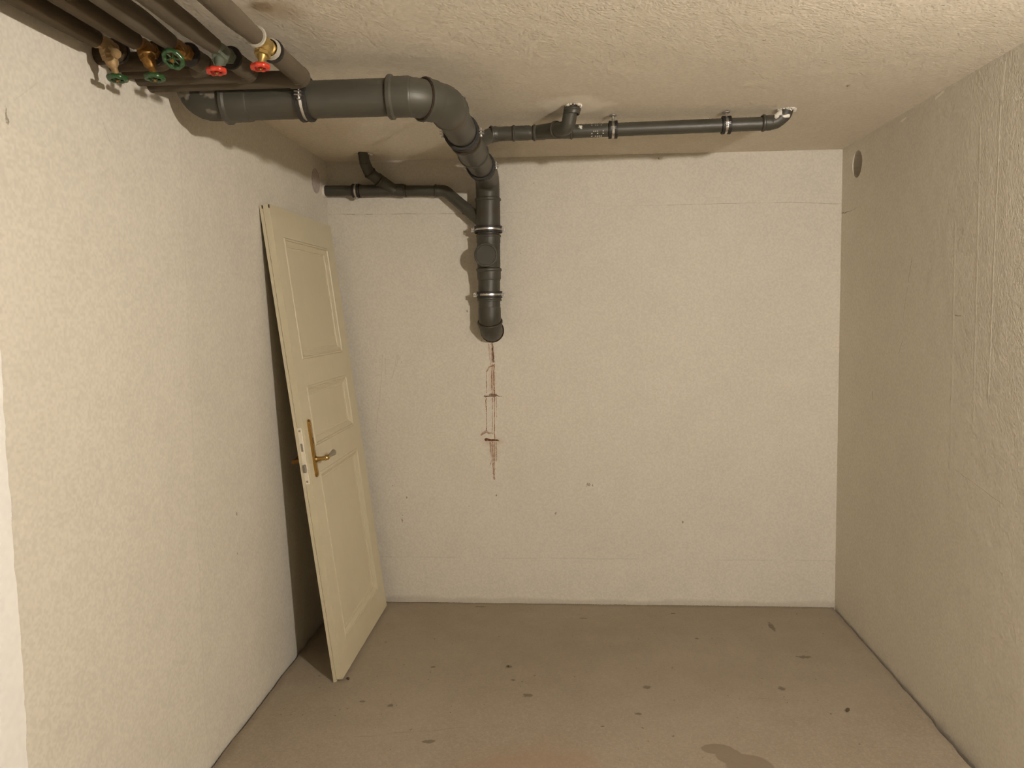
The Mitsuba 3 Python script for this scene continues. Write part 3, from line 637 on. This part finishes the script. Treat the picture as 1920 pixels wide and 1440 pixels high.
# lock: face plate, bolt and latch in the near edge
lk = dput('lock_face_plate', bevel_box(.003, .245, .019, .0012, trimesh.transformations.translation_matrix([Y0 - .0008, 1.002, .0225])), 'm_doorplate', smooth=False, label='pale lock face plate on the edge')
for z in (1.112, .893):
    dput('screw', lathe([(0, 0), (.0045, 0), (.0045, .001), (0, .001)], (Y0 - .0022, z, .0225), (-1, 0, 0), seg=16), 'm_steel', lk)
dput('bolt', bevel_box(.003, .034, .009, .0008, trimesh.transformations.translation_matrix([Y0 - .0025, 1.040, .0225])), 'm_steel', lk, smooth=False)
dput('latch', bevel_box(.014, .034, .012, .003, trimesh.transformations.translation_matrix([Y0 - .006, .950, .0225])), 'm_steel', lk, smooth=False)
# brass plate and lever
pl = Polygon([(-.880 + .0165 * math.cos(t), 1.134 + .0165 * math.sin(t)) for t in np.linspace(0, np.pi, 17)] + [(-.880 + .0165 * math.cos(t), .912 + .0165 * math.sin(t)) for t in np.linspace(np.pi, 2 * np.pi, 17)])
def dome(poly, steps):
    ms, z = [], 0.0
    for inset, h in steps:
        q = trimesh.creation.extrude_polygon(poly.buffer(-inset), h, engine='earcut'); q.apply_translation([0, 0, z]); ms.append(q); z += h
    return trimesh.util.concatenate(ms)
pmesh = dome(pl, [(0, .0045), (.0012, .0018), (.003, .0014), (.0055, .0010), (.0085, .0006)])
pmesh.apply_translation([0, 0, TH + .0002])
hp = dput('handle_plate', pmesh, 'm_polished_brass', smooth=False, label='long brass handle plate')
for z in (1.128, .918):
    dput('screw', lathe([(0, 0), (.0075, 0), (.006, .003), (.003, .0042), (0, .0042)], (-.880, z, TH + .0085), (0, 0, 1), seg=18), 'm_polished_brass', hp)
dput('keyhole', trimesh.util.concatenate([lathe([(0, 0), (.0042, 0), (.0042, .0008), (0, .0008)], (-.880, 1.066, TH + .0092), (0, 0, 1), seg=16), bevel_box(.004, .020, .0012, .0003, trimesh.transformations.translation_matrix([-.880, 1.054, TH + .0096]))]), 'm_keyhole', hp)
LV = .974
lev = dput('lever', [lathe([(0, 0), (.0135, 0), (.0135, .006), (.0105, .010), (.0085, .030), (.0095, .048), (0, .052)], (-.880, LV, TH + .007), (0, 0, 1), seg=24),
                     tube([(-.890, LV, TH + .054), (-.888, LV, TH + .054), (-.876, LV, TH + .054), (-.860, LV, TH + .054)], [.006, .0092, .0092, .0085], 20),
                     lathe([(0, 0), (.0110, 0), (.0120, .003), (.0110, .006), (0, .006)], (-.866, LV, TH + .054), (1, 0, 0), seg=20)], 'm_polished_brass', hp, label='brass lever')
ts = np.linspace(0, 1, 12)
gm = tube(np.stack([-.862 + .108 * ts, LV + .004 * ts, TH + .054 - 0 * ts], 1), .0068 + .0085 * ts ** 1.4 - .006 * np.clip((ts - .9) / .1, 0, 1) ** 2, 22)
gm.vertices[:, 2] = TH + .054 + (gm.vertices[:, 2] - TH - .054) * .72
dput('grip', gm, 'm_lever_grip', lev, label='flared grey-brown grip')
# the other side's handle shows past the edge, its shade put into darker brass
oh = dput('back_handle_plate', (lambda q: (q.apply_translation([0, 0, -.0052]), q)[1])(trimesh.creation.extrude_polygon(pl, .005, engine='earcut')), 'm_brass_dark', smooth=False)
dput('back_lever', [lathe([(0, 0), (.0135, 0), (.0135, .006), (.0095, .010), (.0085, .048), (0, .052)], (-.880, LV, -.004), (0, 0, -1), seg=24),
                    tube(np.array([(-.888, LV, -.046), (-.86, LV, -.046), (-.80, LV + .004, -.046)]), [.0095, .0095, .012], 18)], 'm_brass_dark', oh)
# notches at the top of the near edge
for zz in (.012, .040):
    dput('wear_notch', bevel_box(.0015, .014, .006, .0005, trimesh.transformations.translation_matrix([Y0 - .0006 + (.0012 if zz > .02 else 0), DL - .010, zz])), 'm_keyhole', smooth=False, label='dark worn notch')

# ---------------------------------------------------------------- crumbs on the floor
def crumb(x, y, s, label, m_='m_crumb', seed=0, flat=.45, twig=False):
    g = np.random.default_rng(seed); k = trimesh.creation.icosphere(2, s)
    k.vertices *= (1 + .5 * (meshkit.noise(k.vertices / s * 1.7 + seed, seed)[:, None] - .5)); k.vertices *= [1, .65, flat]
    k.apply_transform(trimesh.transformations.rotation_matrix(g.uniform(0, 6), [0, 0, 1])); k.apply_translation([x, y, -k.vertices[:, 2].min()])
    ms = [k]
    key = thing('crumb', label, 'crumb')
    scene[key] = mikit.ply(trimesh.util.concatenate(ms), m_, smooth=50)
crumb(2.377, -1.097, .0095, 'dark crumb of dirt lying on the floor towards the right wall', seed=3, flat=.7)
crumb(.305, -.912, .008, 'dark crumb of dirt on the floor at the near foot of the door', seed=4, flat=.6)
crumb(1.001, -.764, .007, 'small dark crumb on the floor in front of the vertical pipe', seed=5, flat=.4)

# ---------------------------------------------------------------- the lamp
k = thing('wall_lamp', 'round globe wall lamp on the right wall', 'lamp')
lx = xr(LAMP_POS[1], LAMP_POS[2])
obj('base', lathe([(0, 0), (.055, 0), (.055, .018), (.036, .03), (.03, lx - LAMP_POS[0] - LAMP_R + .004), (0, lx - LAMP_POS[0] - LAMP_R + .004)], (lx - .001, LAMP_POS[1], LAMP_POS[2]), (-1, 0, 0), seg=32), 'm_doorplate', k)
g = trimesh.creation.icosphere(3, LAMP_R); g.apply_translation(LAMP_POS)
scene[k + '__globe'] = mikit.ply(g, 'm_tape', smooth=True, emitter={'type': 'area', 'radiance': rgb(*LAMP_RADIANCE)})
